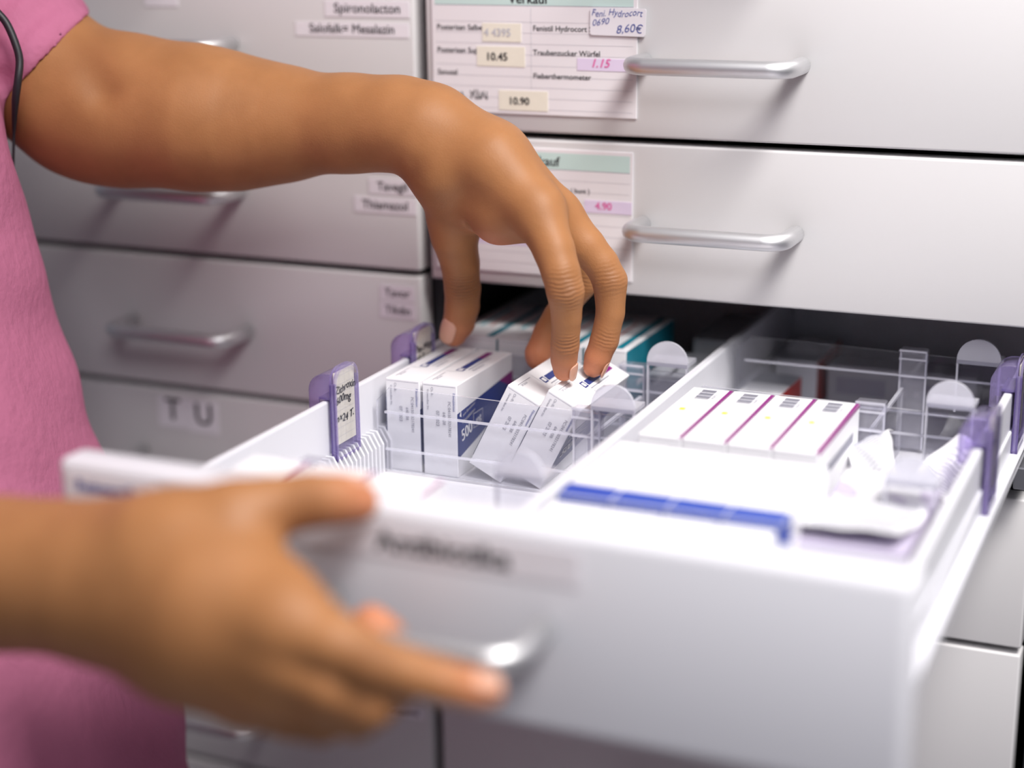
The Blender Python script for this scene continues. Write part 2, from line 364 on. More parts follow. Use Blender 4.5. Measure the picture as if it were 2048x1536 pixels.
drawer(LX0, LX1, dz+1*H+G, dz+2*H-G, 'closed grey drawer at the very top of the left column')
dL0(lab_plain(-0.0730, -0.0103, 0.0830, 0.0727, 'Spironolacton', 0.0088), 'name_label', 'white printed name strip')
dL0(lab_plain(-0.0962, -0.0110, 0.0690, 0.0598, 'Salofalk= Mesalazin', 0.0083), 'name_label', 'white printed name strip')
dL0(lab_plain(-0.2165, -0.1890, 0.1035, 0.0775, 'S', 0.027, bold=0.0004), 'letter_label', 'white square with a big S')
dL1(lab_plain(-0.0445, -0.0090, -0.0205, -0.0290, 'Tamsulosin', 0.0066), 'name_label')
dL1(lab_plain(-0.0445, -0.0090, -0.0335, -0.0440, 'Tavegil', 0.0082), 'name_label', 'white printed name strip')
dL1(lab_plain(-0.0562, -0.0092, -0.0462, -0.0570, 'Thiamazol', 0.0085), 'name_label', 'white printed name strip')
dL2(lab_plain(-0.0385, -0.0120, -0.1062, -0.1170, 'Tavor', 0.0080), 'name_label', 'white printed name strip')
dL2(lab_plain(-0.0388, -0.0118, -0.1180, -0.1292, 'Tilidin', 0.0080), 'name_label', 'white printed name strip')
dL3(lab_plain(-0.2290, -0.2035, -0.2065, -0.2295, 'T', 0.0235, bold=0.0004), 'letter_label', 'white square with a big T')
dL3(lab_plain(-0.2030, -0.1765, -0.2065, -0.2310, 'U', 0.0235, bold=0.0004), 'letter_label', 'white square with a big U')
dL5(lab_plain(-0.0530, -0.0140, -0.4210, -0.4310, 'Verapamil', 0.0078), 'name_label')

# ------------------------------------------------------------------ the open drawer
D = 0.397; FZ0, FZ1 = -0.1965, -0.1040
od = empty('open_drawer', (0.2, -D, FZ0)); tag(od, 'white open drawer pulled out of the cabinet and filled with medicine boxes', 'drawer')
OFF = (-0.2, D, -FZ0)
def op(mb, name, lab=None, par=None):
    o = mb.build(name, par or od)
    if par is None: o.location = OFF
    if lab: o['label'] = lab
    return o
op(MB().box((0.0005, -D, FZ0), (0.3995, -D+0.020, FZ1), 'tray', 0.0045), 'front_panel', 'pale grey drawer front with rounded edges')
YB = 0.19; FLO = -0.1925; WT = -0.1335
def wall(x, t, y0=-D+0.018, y1=YB, z1=WT): return MB().box((x-t/2, y0, FLO-0.003), (x+t/2, y1, z1), 'tray', 0.0011)
op(wall(0.0205, 0.004), 'side_wall'); op(wall(0.3835, 0.005), 'side_wall'); op(wall(0.2005, 0.0055, z1=WT+0.001), 'middle_wall')
op(MB().box((0.018, YB, FLO-0.003), (0.386, YB+0.004, -0.104), 'tray', 0.001), 'back_wall')
op(MB().box((0.018, -D+0.018, FLO-0.003), (0.386, YB, FLO), 'tray'), 'floor_panel')
op(MB().box((0.3855, -D+0.018, -0.1725), (0.3935, YB, -0.1695), 'tray', 0.0008).box((0.3858, -D+0.018, -0.171), (0.3875, YB, -0.156), 'tray', 0.0008)
   .box((0.3910, -D+0.018, -0.1765), (0.3935, YB, -0.1700), 'tray', 0.0008), 'side_flange', 'white ledge along the outer side')
op(MB().box((0.0080, -D+0.018, -0.1725), (0.0185, YB, -0.1695), 'tray', 0.0008), 'side_flange')
rb = MB().box((0.390, -0.02, -0.192), (0.3985, 0.55, -0.178), 'rail', 0.001).box((0.386, 0.02, -0.188), (0.3925, 0.12, -0.181), 'carcass')
op(rb, 'slide_rail', 'dark metal slide rail')
h = op(handle_mb(0.1975, -0.1490, -D, 0.036, 0.0555, 0.0055), 'handle', 'brushed aluminium bow handle')
def comb(xa, s, y0, y1):
    mb = MB(); y = y0; mb.box((xa, y0, FLO), (xa+s*0.0032, y1, -0.1700), 'slot_shade')  # added dark strip behind the fins, painting the shade in the gaps
    while y < y1:
        mb.prism([(xa, FLO), (xa+s*0.0090, FLO), (xa+s*0.0090, -0.1735), (xa+s*0.0045, -0.1655), (xa, -0.1655)], y-0.0009, y+0.0009, 'tray')
        y += 0.0049
    return mb
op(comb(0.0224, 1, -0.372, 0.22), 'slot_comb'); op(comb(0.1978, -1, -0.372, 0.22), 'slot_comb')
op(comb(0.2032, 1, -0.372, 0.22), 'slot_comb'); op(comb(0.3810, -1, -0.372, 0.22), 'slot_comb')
mb = MB().box((0.1290, -D-0.0005, -0.1275), (0.2640, -D, -0.1115), 'tape')
write(mb, 'Antibiotika', 0.0132, (0.2010, -D-0.0007, -0.1245), X_, Z_, 'ink', 'c', 0.0005, 0, 1.08); op(mb, 'name_label', 'white strip reading Antibiotika')
mb = MB().box((0.0055, -D-0.0005, -0.1240), (0.0560, -D, -0.1095), 'tape')
write(mb, 'Reiseantib.', 0.0082, (0.0290, -D-0.0007, -0.1185), X_, Z_, 'blueink', 'c', 0.0003); op(mb, 'name_label')

# ------------------------------------------------------------------ medicine boxes
FR = lambda w, l, h: {'front': (Vector((0, 0, 0)), Vector((1, 0, 0)), Vector((0, 0, 1)), Vector((0, -1, 0))),
                      'top': (Vector((0, 0, h)), Vector((1, 0, 0)), Vector((0, 1, 0)), Vector((0, 0, 1))),
                      'right': (Vector((w, 0, 0)), Vector((0, 1, 0)), Vector((0, 0, 1)), Vector((1, 0, 0))),
                      'left': (Vector((0, l, 0)), Vector((0, -1, 0)), Vector((0, 0, 1)), Vector((-1, 0, 0)))}
def carton(w, l, h, prints, texts, base='carton'):
    mb = MB(); mb.box((0, 0, 0), (w, l, h), base, 0.0006)
    fr = FR(w, l, h); e = 0.00008
    # tuck flap slit along the front top edge
    O, U, V, N = fr['front']; quad(mb, O+U*0.001+V*(h-0.0016)+N*e, U, V, w-0.002, 0.00018, 'greyink')
    for i, (face, poly, mat) in enumerate(prints):
        O, U, V, N = fr[face]; k = e*(1+0.25*i)
        mb.add([tuple(O+U*a+V*b+N*k) for a, b in poly], [list(range(len(poly)))], mat)
    for face, txt, size, a, b, ang, mat in texts:
        O, U, V, N = fr[face]; c, s = math.cos(ang), math.sin(ang)
        write(mb, txt, size, O+U*a+V*b+N*e*4, U*c+V*s, V*c-U*s, mat, 'l', size*0.02 if size > 0.006 else 0.0)
    return mb
def rect(a, b, w, h): return [(a, b), (a+w, b), (a+w, b+h), (a, b+h)]
def place(mb, loc, rot, label, group, name='medicine_box', cat='medicine box'):
    o = mb.build(name, None, loc, fix=False); o.rotation_euler = rot
    return tag(o, label, cat, group)
R90 = math.pi/2
def antib():
    w, l, h = 0.0232, 0.083, 0.0585
    pr = [('right', [(0, 0.012), (0, 0.0405), (0.083, 0.0470), (0.083, 0.030), (0.030, 0.018)], 'navy'),
          ('right', [(0.062, 0.0454), (0.083, 0.0470), (0.083, 0.036)], 'magenta'),
          ('left', [(0, 0.0), (0, 0.030), (0.083, 0.046), (0.083, 0.006)], 'navy'),
          ('right', [(0.0028, 0.0385), (0.0052, 0.0415), (0.0056, 0.0372)], 'carton'),
          ('right', rect(0.0225, 0.0252, 0.014, 0.0095), 'paleink'), ('right', rect(0.0230, 0.0257, 0.013, 0.0085), 'navy'),
          ('top', rect(0.0025, 0.028, 0.0085, 0.030), 'carton'), ('top', rect(0.0080, 0.0300, 0.0052, 0.0052), 'navy'), ('top', rect(0.0090, 0.0310, 0.0032, 0.0032), 'carton'),
          ('top', rect(0.0084, 0.0365, 0.0044, 0.030), 'navy'), ('top', rect(0.0084, 0.0620, 0.0044, 0.015), 'magenta'),
          ('top', rect(0.0150, 0.034, 0.0006, 0.030), 'greyink'), ('top', rect(0.0168, 0.036, 0.0004, 0.028), 'paleink'), ('top', rect(0.004, 0.006, 0.0003, 0.018), 'greyink'),
          ('front', rect(0.0030, 0.0300, 0.0003, 0.0), 'greyink')]
    tx = [('front', 'PC:04150032178241', 0.0027, 0.0172, 0.012+0.036, -R90, 'greyink'), ('front', '648438', 0.0027, 0.0136, 0.0410, -R90, 'greyink'),
          ('front', '07 2023', 0.0030, 0.0092, 0.0415, -R90, 'greyink'), ('front', 'Verwendbar bis:', 0.0020, 0.0032, 0.0545, -R90, 'greyink'),
          ('front', 'Ch.-B.:', 0.0022, 0.0060, 0.0560, -R90, 'greyink'), ('front', 'Filmtabletten', 0.0022, 0.0205, 0.0535, -R90, 'blueink'),
          ('right', '500', 0.0105, 0.0055, 0.0215, 0.20, 'carton'), ('right', 'mg', 0.0065, 0.0262, 0.0270, 0.20, 'carton'),
          ('right', 'Filmtabletten', 0.0036, 0.0065, 0.0325, 0.20, 'paleink'), ('right', 'zum Einnehmen', 0.0028, 0.0075, 0.0370, 0.20, 'paleink'),
          ('top', 'Filmtabletten', 0.0030, 0.0198, 0.033, R90, 'greyink'), ('top', '24 Stück', 0.0024, 0.0065, 0.008, R90, 'greyink')]
    return carton(w, l, h, pr, tx)
GA = 'white and navy antibiotic boxes behind the clear divider'
place(antib(), (0.0285, -0.1215, FLO), (0, 0, 0), 'white and navy antibiotic box standing upright against the left drawer wall, under the thumb', GA)
place(antib(), (0.0538, -0.1222, FLO), (0, 0, 0), 'upright white and navy antibiotic box with 500 mg on its visible side', GA)
TH = math.radians(27)
def tilted(bx, y, lab):
    # rests on its lower right edge at x = bx and leans to the right
    o = place(antib(), (bx-0.0232*math.cos(TH), y, FLO+0.0232*math.sin(TH)), (0, TH, 0), lab, GA); return o
tilted(0.1045, -0.1215, 'tilted white and navy antibiotic box under the index fingertip, leaning on the next one')
tilted(0.1310, -0.1230, 'tilted white and navy antibiotic box nearest the middle wall, under the middle fingertip')

def purplebox():
    w, l, h = 0.0243, 0.0975, 0.0610
    pr = [('top', rect(w-0.0021, 0.0004, 0.0021, l-0.0008), 'magenta'), ('top', rect(0.006, 0.0500, 0.0042, 0.0048), 'yellow'), ('top', rect(0.0066, 0.058, 0.0008, 0.012), 'paleink'),
          ('top', rect(0.0055, 0.016, 0.0008, 0.030), 'paleink'), ('top', rect(0.0095, 0.010, 0.0010, 0.050), 'card'),
          ('right', rect(0.0005, h-0.0018, l-0.001, 0.0018), 'magenta'), ('right', rect(0.012, h-0.018, 0.070, 0.0055), 'greyink'), ('right', rect(0.0085, h-0.036, 0.045, 0.004), 'paleink'),
          ('right', [(0.0, 0.012), (l, 0.022), (l, 0.026), (0, 0.016)], 'magenta')]
    for k in range(9): pr.append(('top', rect(0.0075, 0.0745+k*0.0021, 0.0085, 0.0007+0.0005*(k % 3)), 'greyink'))
    return carton(w, l, h, pr, [('top', '04268723', 0.0024, 0.0185, 0.076, R90, 'greyink')])
proto = None
for k, lab in enumerate(['nearest the middle wall', 'second from the middle wall', 'third from the middle wall', 'at the right end of its row, its side showing']):
    o = place(purplebox(), (0.2120+k*0.0246, -0.1785+0.0003*k, -0.1925), (0, 0, 0), 'magenta edged box, '+lab, 'magenta edged boxes in the right half of the drawer')
def bluebox():
    w, l, h = 0.0274, 0.0880, 0.0625
    return carton(w, l, h, [('top', rect(0.0002, 0.0002, w-0.0004, 0.0160), 'blue'), ('right', rect(0.0002, 0.012, 0.0150, h-0.0125), 'blue'), ('front', rect(0.0002, h-0.010, w-0.0004, 0.0095), 'blue')], [])
for k, lab in enumerate(['closest to the middle wall', 'second from the middle wall', 'second from the right', 'at the right end of the row']):
    place(bluebox(), (0.2090+k*0.0281, -0.2870-0.0006*k, FLO), (0, 0, 0), 'blank white box with a bright blue end band, '+lab, 'white boxes with blue bands in the right half of the drawer')
def plainbox(w=0.0268, l=0.078, h=0.0600): return carton(w, l, h, [('right', rect(0.01, 0.02, 0.05, 0.004), 'paleink')], [])
for k, lab in enumerate(['nearest the middle wall', 'second from the middle wall', 'third from the middle wall', 'at the right end']):
    place(plainbox(), (0.2085+k*0.0277, -0.3690, FLO), (0, 0, 0), 'plain white box behind the drawer front, '+lab, 'plain white boxes behind the drawer front')
def pinkbox():
    w, l, h = 0.0325, 0.058, 0.0735
    return carton(w, l, h, [('top', rect(w-0.0024, 0.0003, 0.0024, l-0.0006), 'magenta'), ('right', rect(0.0004, h-0.02, l-0.001, 0.004), 'magenta')], [])
for k, lab in enumerate(['leftmost of its row of three', 'middle one of its row of three', 'rightmost of its row of three']):
    place(pinkbox(), (0.0600+k*0.0362, -0.3775, FLO), (0, 0, 0), 'pink striped box near the lower thumb, '+lab, 'pink striped boxes behind the lower thumb')
def tealbox():
    w, l, h = 0.0290, 0.094, 0.0625
    return carton(w, l, h, [('top', rect(0.0200, 0.002, 0.0050, l-0.004), 'teal'), ('top', rect(0.0030, 0.030, 0.0030, 0.05), 'palegreen'), ('top', rect(0.0110, 0.03, 0.0012, 0.04), 'red'), ('top', rect(0.0002, 0.0003, w-0.0004, 0.0030), 'tape'),
                            ('right', rect(0, 0, l, h*0.985), 'teal'), ('right', rect(0.01, h*0.30, l*0.75, 0.006), 'palegreen'), ('right', rect(0.02, h*0.55, l*0.55, 0.004), 'paleink')], [])
for k, lab in enumerate(['against the left drawer wall', 'second from the left wall', 'third from the left wall, seen between the fingers', 'at the right end with its teal side showing']):
    place(tealbox(), (0.0300+k*0.0300, -0.0240+0.0004*k, FLO), (0, 0, 0), 'white and teal box behind the hand, '+lab, 'teal striped boxes behind the hand')
# red and white boxes at the back right
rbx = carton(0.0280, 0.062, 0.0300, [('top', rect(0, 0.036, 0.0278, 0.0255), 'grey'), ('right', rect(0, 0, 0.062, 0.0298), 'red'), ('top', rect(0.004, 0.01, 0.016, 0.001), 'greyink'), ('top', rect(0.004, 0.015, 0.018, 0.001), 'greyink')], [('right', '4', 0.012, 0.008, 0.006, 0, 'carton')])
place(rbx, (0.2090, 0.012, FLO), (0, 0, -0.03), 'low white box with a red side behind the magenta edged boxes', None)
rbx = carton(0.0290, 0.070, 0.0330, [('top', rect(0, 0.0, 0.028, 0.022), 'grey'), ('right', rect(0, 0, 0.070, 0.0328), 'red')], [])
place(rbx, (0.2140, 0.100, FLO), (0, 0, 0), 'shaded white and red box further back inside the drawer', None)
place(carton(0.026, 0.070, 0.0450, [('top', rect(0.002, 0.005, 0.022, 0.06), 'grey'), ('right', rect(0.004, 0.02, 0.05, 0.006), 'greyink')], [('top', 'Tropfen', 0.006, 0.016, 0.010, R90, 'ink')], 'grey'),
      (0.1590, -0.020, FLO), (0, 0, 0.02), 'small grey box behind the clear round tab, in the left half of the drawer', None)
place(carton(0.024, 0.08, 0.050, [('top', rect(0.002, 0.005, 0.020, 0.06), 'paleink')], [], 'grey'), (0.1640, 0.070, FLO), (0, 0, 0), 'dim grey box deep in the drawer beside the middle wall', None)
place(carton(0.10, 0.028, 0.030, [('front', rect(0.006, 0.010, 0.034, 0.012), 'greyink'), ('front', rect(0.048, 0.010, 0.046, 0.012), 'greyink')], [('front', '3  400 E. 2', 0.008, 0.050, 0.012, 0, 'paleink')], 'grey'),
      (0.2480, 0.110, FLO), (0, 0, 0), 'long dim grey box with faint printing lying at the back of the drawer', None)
# boxes and folded leaflets in the narrow strip along the right wall
def leaflet(w, l, seed, amp, curl):
    rnd = random.Random(seed); nx, ny = 14, 30; ph = [rnd.uniform(0, 6) for _ in range(6)]; mb = MB()
    vs = []; fs = []; t = 0.0009
    def hz(u, v): return amp*(math.sin(5*u+ph[0]+3*v)*0.4+math.sin(9*v+ph[1]+2*u)*0.4+math.sin(14*(u+v)+ph[2])*0.25)+curl*(abs(v-0.5)*2)**3
    for s in (1, 0):
        for j in range(ny+1):
            for i in range(nx+1):
                u, v = i/nx, j/ny; vs.append((u*w+0.002*math.sin(6*v+ph[3]), v*l, hz(u, v)+s*t))
    n = (nx+1)*(ny+1)
    for j in range(ny):
        for i in range(nx):
            a = j*(nx+1)+i; q = (a, a+1, a+nx+2, a+nx+1); fs.append(q); fs.append([k+n for k in q[::-1]])
    for j in range(ny):
        a = j*(nx+1); fs.append((a, a+nx+1, a+nx+1+n, a+n)); a += nx; fs.append((a, a+n, a+n+nx+1, a+nx+1))
    for i in range(nx):
        fs.append((i, i+n, i+1+n, i+1)); a = ny*(nx+1)+i; fs.append((a, a+1, a+1+n, a+n))
    mb.add(vs, fs, 'carton', True)
    for k in range(int(l/0.0030)-2):                       # the lines of print
        v = (k+1.5)*0.0030/l; P = [(0.003+0.002*math.sin(6*v+ph[3])+q*(w-0.007)/8, v*l, hz((0.003+q*(w-0.007)/8)/w, v)+t+0.00012) for q in range(9)]
        stroke(mb, P, 0.00034, (0, 0, 1), 'greyink')
    return mb
place(carton(0.055, 0.10, 0.026, [('front', rect(0.0, 0.010, 0.055, 0.0016), 'magenta'), ('front', rect(0.003, 0.016, 0.040, 0.004), 'paleink')], [], 'lilacbox'), (0.3180, -0.262, FLO), (0, 0, 0), 'flat lilac grey box lying at the front of the strip along the right wall', None)
place(carton(0.052, 0.096, 0.018, [('front', rect(0.0, 0.010, 0.052, 0.0012), 'magenta'), ('front', rect(0.006, 0.003, 0.030, 0.003), 'paleink')], [], 'lilacbox'), (0.3195, -0.260, FLO+0.0268), (0, 0, 0), 'flat lilac box with a thin magenta line, lying on top of the lilac grey one', None)
place(leaflet(0.048, 0.105, 5, 0.0012, 0.004), (0.3210, -0.2580, FLO+0.0490), (math.radians(-4), 0, 0), 'white printed leaflet lying on the flat boxes in the right strip', None, 'leaflet', 'leaflet')
place(leaflet(0.026, 0.060, 9, 0.0022, -0.012), (0.3190, -0.1380, FLO+0.026), (math.radians(20), math.radians(-30), 0.1), 'crumpled white paper bag curling up behind the printed leaflet', None, 'paper_bag', 'paper')
place(leaflet(0.024, 0.055, 12, 0.0026, 0.012), (0.3440, -0.1350, FLO+0.034), (math.radians(10), math.radians(32), -0.2), 'folded white paper bag leaning under the clear round tab by the right wall', None, 'paper_bag', 'paper')

# ------------------------------------------------------------------ clear acrylic dividers
def dome(cx, cz, r, zb, n=18):
    P = [(cx-r, zb)]+[(cx-r*math.cos(k*math.pi/n), cz+r*math.sin(k*math.pi/n)) for k in range(n+1)]+[(cx+r, zb)]
    return P[::-1]
def cross_divider(x0, x1, y, zt, domex, dtop, brx, label):
    e = empty('acrylic_divider', ((x0+x1)/2, y, FLO)); tag(e, label, 'drawer divider', 'clear cross dividers in the open drawer')
    L = (-(x0+x1)/2, -y, -FLO)
    def P(mb, n, lab=None):
        o = mb.build(n, e); o.location = L
        if lab: o['label'] = lab
    t = 0.0016; c = 0.009
    mb = MB(); mb.prism([(x0, FLO+0.002), (x1, FLO+0.002), (x1, zt-0.002), (x0+c, zt), (x0, zt-c)], y-t/2, y+t/2, 'acrylic', 'acrylic_edge')
    for dzr in (0.0155, 0.0390):
        mb.box((x0+0.006, y-t/2-0.0012, zt-dzr-0.0007), (x1-0.001, y-t/2, zt-dzr+0.0007), 'acrylic_edge')
    P(mb, 'plate')
    r = 0.0132
    mb = MB(); mb.prism(dome(domex, dtop-r, r, dtop-r-0.003), y-0.0070, y-0.0050, 'frost', 'acrylic_edge')
    mb.box((domex-r, y-0.0070, zt-0.034), (domex+r, y-0.0050, dtop-r-0.003), 'acrylic')
    for q in (-r, r-0.0012): mb.box((domex+q, y-0.0072, zt-0.034), (domex+q+0.0012, y-0.0048, dtop-r-0.003), 'acrylic_edge')
    mb.prism([(domex-r*0.98, dtop-r-0.003), (domex+r*0.98, dtop-r-0.003), (domex+r*0.98, dtop-r-0.0005), (domex-r*0.98, dtop-r-0.0005)], y-0.0070, y+0.012, 'frost')
    P(mb, 'round_tab', 'frosted round grip tab')
    mb = MB(); bw = 0.0085
    mb.box((brx-bw, y-0.0042, zt-0.016), (brx+bw, y+0.0042, zt+0.0018), 'block', 0.0009)
    for zz in (zt+0.0012, zt-0.0040, zt-0.0150): mb.box((brx-bw, y-0.0050, zz-0.0006), (brx+bw, y-0.0042, zz+0.0006), 'acrylic_edge')
    mb.box((brx-bw, y-0.0022, FLO+0.003), (brx+bw, y-0.0010, zt-0.016), 'block'); mb.box((brx-bw, y-0.0030, FLO+0.003), (brx-bw+0.0012, y-0.0018, zt), 'acrylic_edge'); mb.box((brx+bw-0.0012, y-0.0030, FLO+0.003), (brx+bw, y-0.0018, zt), 'acrylic_edge')
    P(mb, 'bracket')
    return e
cross_divider(0.0262, 0.1960, -0.1290, -0.1375, 0.1815, -0.1190, 0.1640, 'clear divider in front of the four white and navy antibiotic boxes')
cross_divider(0.0300, 0.1960, -0.0290, -0.1375, 0.1805, -0.1180, 0.1560, 'clear divider behind the antibiotic boxes, its round tab against the dark cabinet')
cross_divider(0.0300, 0.1960, -0.2600, -0.1410, 0.1800, -0.1180, 0.0600, 'clear divider close to the camera, its blurred round tab over the tilted boxes')
cross_divider(0.2060, 0.3795, -0.0730, -0.1325, 0.3600, -0.1130, 0.3155, 'clear divider right behind the magenta edged boxes')
cross_divider(0.2060, 0.3795, -0.1920, -0.1500, 0.3615, -0.1200, 0.2300, 'clear divider between the magenta edged and the blue banded boxes')
cross_divider(0.2060, 0.3795, 0.0300, -0.1270, 0.3600, -0.1140, 0.3200, 'clear divider in the dark cabinet mouth at the back of the right half')
def long_divider(x, y0, y1, zt, label):
    e = empty('acrylic_divider', (x, (y0+y1)/2, FLO)); tag(e, label, 'drawer divider', 'clear lengthwise dividers in the open drawer')
    mb = MB(); mb.prism([(y0, FLO+0.001), (y1, FLO+0.001), (y1, zt), (y0, zt-0.001)], x-0.0008, x+0.0008, 'acrylic', 'acrylic_edge', 'x')
    o = mb.build('plate', e); o.location = (-x, -(y0+y1)/2, -FLO)
    mb = MB().box((x-0.0011, y0, zt-0.001), (x+0.0011, y1, zt+0.0008), 'acrylic_edge')
    o = mb.build('top_bead', e); o.location = (-x, -(y0+y1)/2, -FLO)
long_divider(0.3145, -0.068, 0.024, -0.1500, 'dark edged lengthwise clear divider at the back of the right half')
long_divider(0.3155, -0.365, -0.198, -0.1520, 'lengthwise clear divider between the blue banded boxes and the flat boxes')
long_divider(0.1630, -0.125, -0.034, -0.1560, 'lengthwise clear divider beside the last tilted antibiotic box')

# ------------------------------------------------------------------ purple label holders clipped over the drawer walls
def holder(xw, y, s, label, lines):
    # s = +1: the label faces +x
    e = empty('label_holder', (xw, y, WT)); tag(e, label, 'label holder', 'purple label holders on the drawer walls')
    hw = 0.0142; zt = 0.0200; zb = -0.0360
    def plate(x, t, top, bot):
        r = 0.0095; P = [(-hw, bot)]+[(-hw+r-r*math.cos(k/6*R90), top-r+r*math.sin(k/6*R90)) for k in range(7)]+[(hw-r+r*math.sin(k/6*R90), top-r+r*math.cos(k/6*R90)) for k in range(7)]+[(hw, bot)]
        return P
    f = 0.0042
    mb = MB(); mb.prism(plate(0, 0, zt, zb)[::-1], s*f, s*(f+0.0010), 'purple', 'purple_edge', 'x')
    mb.prism(plate(0, 0, zt, zb)[::-1], s*(f+0.0024), s*(f+0.0036), 'acrylic', 'purple_edge', 'x')
    rim = plate(0, 0, zt, zb); inn = [(a*0.86, (b-(zt+zb)/2)*0.93+(zt+zb)/2) for a, b in rim]
    xr = s*(f+0.0038); mb.add([(xr, a, b) for a, b in rim]+[(xr, a, b) for a, b in inn], [(k, (k+1) % len(rim), (k+1) % len(rim)+len(rim), k+len(rim)) for k in range(len(rim))], 'purple')
    for yy in (-hw, hw-0.0016): mb.box((s*f, yy, zb+0.001), (s*(f+0.0036), yy+0.0016, zt-0.009), 'purple_edge')
    mb.box((s*f, -hw, zb), (s*(f+0.0036), hw, zb+0.0014), 'purple_edge')
    slv = mb.build('sleeve', e)
    a, b, zc = -s*0.0102, s*0.0045, zt-0.004; rr_ = 0.0100
    arch = [(a, -0.009), (a, zc-rr_)]+[(a+s*(rr_-rr_*math.cos(k/6*R90)), zc-rr_+rr_*math.sin(k/6*R90)) for k in range(1, 7)]+[(b, zc), (b, 0.0010), (-s*0.0036, 0.0010), (-s*0.0036, -0.009)]
    mb = MB(); mb.prism(arch, -hw+0.0010, -hw+0.0024, 'purple', 'purple_edge')
    mb.prism(arch, hw-0.0024, hw-0.0010, 'purple', 'purple_edge')
    top = arch[0:8]+[(b, zc)]; inn = [(p-s*0.0, q) for p, q in top]
    for (p0, q0), (p1, q1) in zip(top[:-1], top[1:]): mb.add([(p0, -hw+0.001, q0), (p1, -hw+0.001, q1), (p1, hw-0.001, q1), (p0, hw-0.001, q0)], [(0, 1, 2, 3)], 'purple', True)
    mb.box((-s*0.0036, -hw+0.001, 0.0010), (b, hw-0.001, 0.0024), 'purple_edge')
    mb.build('clip', e)
    mb = MB(); x = s*(f+0.0017); pw = hw-0.0022
    mb.box((x-0.0002, -pw, zb+0.009), (x+0.0002, pw, zt-0.0030), 'cream')
    N = s
    for k in range(8): quad(mb, (x+s*0.0003, -pw, zt-0.0060-k*0.0052), (0, 1, 0), Z_, 2*pw, 0.00015, 'paleink')
    for k in (-0.5, 0.0, 0.5): quad(mb, (x+s*0.0003, pw*k, zb+0.009), (0, 1, 0), Z_, 0.00012, 0.044, 'paleink')
    for t, zz, sz in lines: write(mb, t, sz, (x+s*0.0004, -s*pw*0.92, zz), (0, s, 0), Z_, 'ink', 'l', 0.00022, 0.2, 1, 0.10)
    mb.build('paper_label', slv)['label'] = 'cream ruled paper with handwriting'
    return e
L1 = [('Zithroxin', 0.0040, 0.0062), ('600mg', -0.0025, 0.0066), ('n×24 T.', -0.0140, 0.0066)]
holder(0.0205, -0.1690, 1, 'purple label holder with handwritten paper clipped over the left drawer wall, nearer one', L1)
holder(0.0205, -0.0660, 1, 'purple label holder on the left drawer wall behind the first upright box', [('Pen Mega', 0.0030, 0.0062), ('30 T.', -0.0040, 0.0066)])
holder(0.3835, -0.1200, 1, 'purple label holder clipped over the right drawer wall, outside the paper bags', [('Cefuroxim', -0.002, 0.005)])
holder(0.3835, -0.0080, 1, 'dark looking purple label holder on the right wall at the cabinet mouth', [('Cipro', -0.002, 0.005)])

# ------------------------------------------------------------------ signed-distance modelling of the person
class Grid:
    def __init__(s, lo, hi, h):
        s.lo = np.array(lo, float); s.h = h; s.n = np.ceil((np.array(hi)-s.lo)/h).astype(int)+1
        s.ax = [s.lo[i]+h*np.arange(s.n[i]) for i in range(3)]
    def new(s): return np.full(s.n, 0.06, np.float32)
    def region(s, lo, hi):
        a = np.clip(np.floor((lo-s.lo)/s.h).astype(int), 0, s.n); b = np.clip(np.ceil((hi-s.lo)/s.h).astype(int)+1, 0, s.n)
        sl = tuple(slice(a[i], b[i]) for i in range(3))
        if any(b[i] <= a[i] for i in range(3)): return None, None
        X = [s.ax[i][sl[i]].astype(np.float32) for i in range(3)]
        return sl, (X[0][:, None, None], X[1][None, :, None], X[2][None, None, :])
def smin(a, b, k):
    hh = np.maximum(k-np.abs(a-b), 0)/k
    return np.minimum(a, b)-hh*hh*hh*k/6
def cone(g, F, a, b, ra, rb, k=0.004, mar=0.03, sc=(1, 1, 1)):
    a = np.array(a, float); b = np.array(b, float); sc = np.array(sc, float); R = max(ra, rb)/sc.min()+mar
    sl, X = g.region(np.minimum(a, b)-R, np.maximum(a, b)+R)
    if sl is None: return
    A = a*sc; B = b*sc; ba = B-A; L = float(ba@ba)+1e-12
    P = [X[i]*np.float32(sc[i])-np.float32(A[i]) for i in range(3)]
    t = np.clip((P[0]*ba[0]+P[1]*ba[1]+P[2]*ba[2])/L, 0, 1)
    d = np.sqrt((P[0]-t*ba[0])**2+(P[1]-t*ba[1])**2+(P[2]-t*ba[2])**2)-(ra+(rb-ra)*t)
    F[sl] = smin(F[sl], d.astype(np.float32), k)
def carve(g, F, a, b, ra, rb, k=0.006):
    C = g.new(); cone(g, C, a, b, ra, rb, 0.001, 0.03)
    sl, _ = g.region(np.minimum(a, b)-0.04, np.maximum(a, b)+0.04); F[sl] = -smin(-F[sl], C[sl], k)
def chain(g, F, pts, k=0.004, **kw):
    for (a, ra), (b, rb) in zip(pts[:-1], pts[1:]): cone(g, F, a, b, ra, rb, k, **kw)
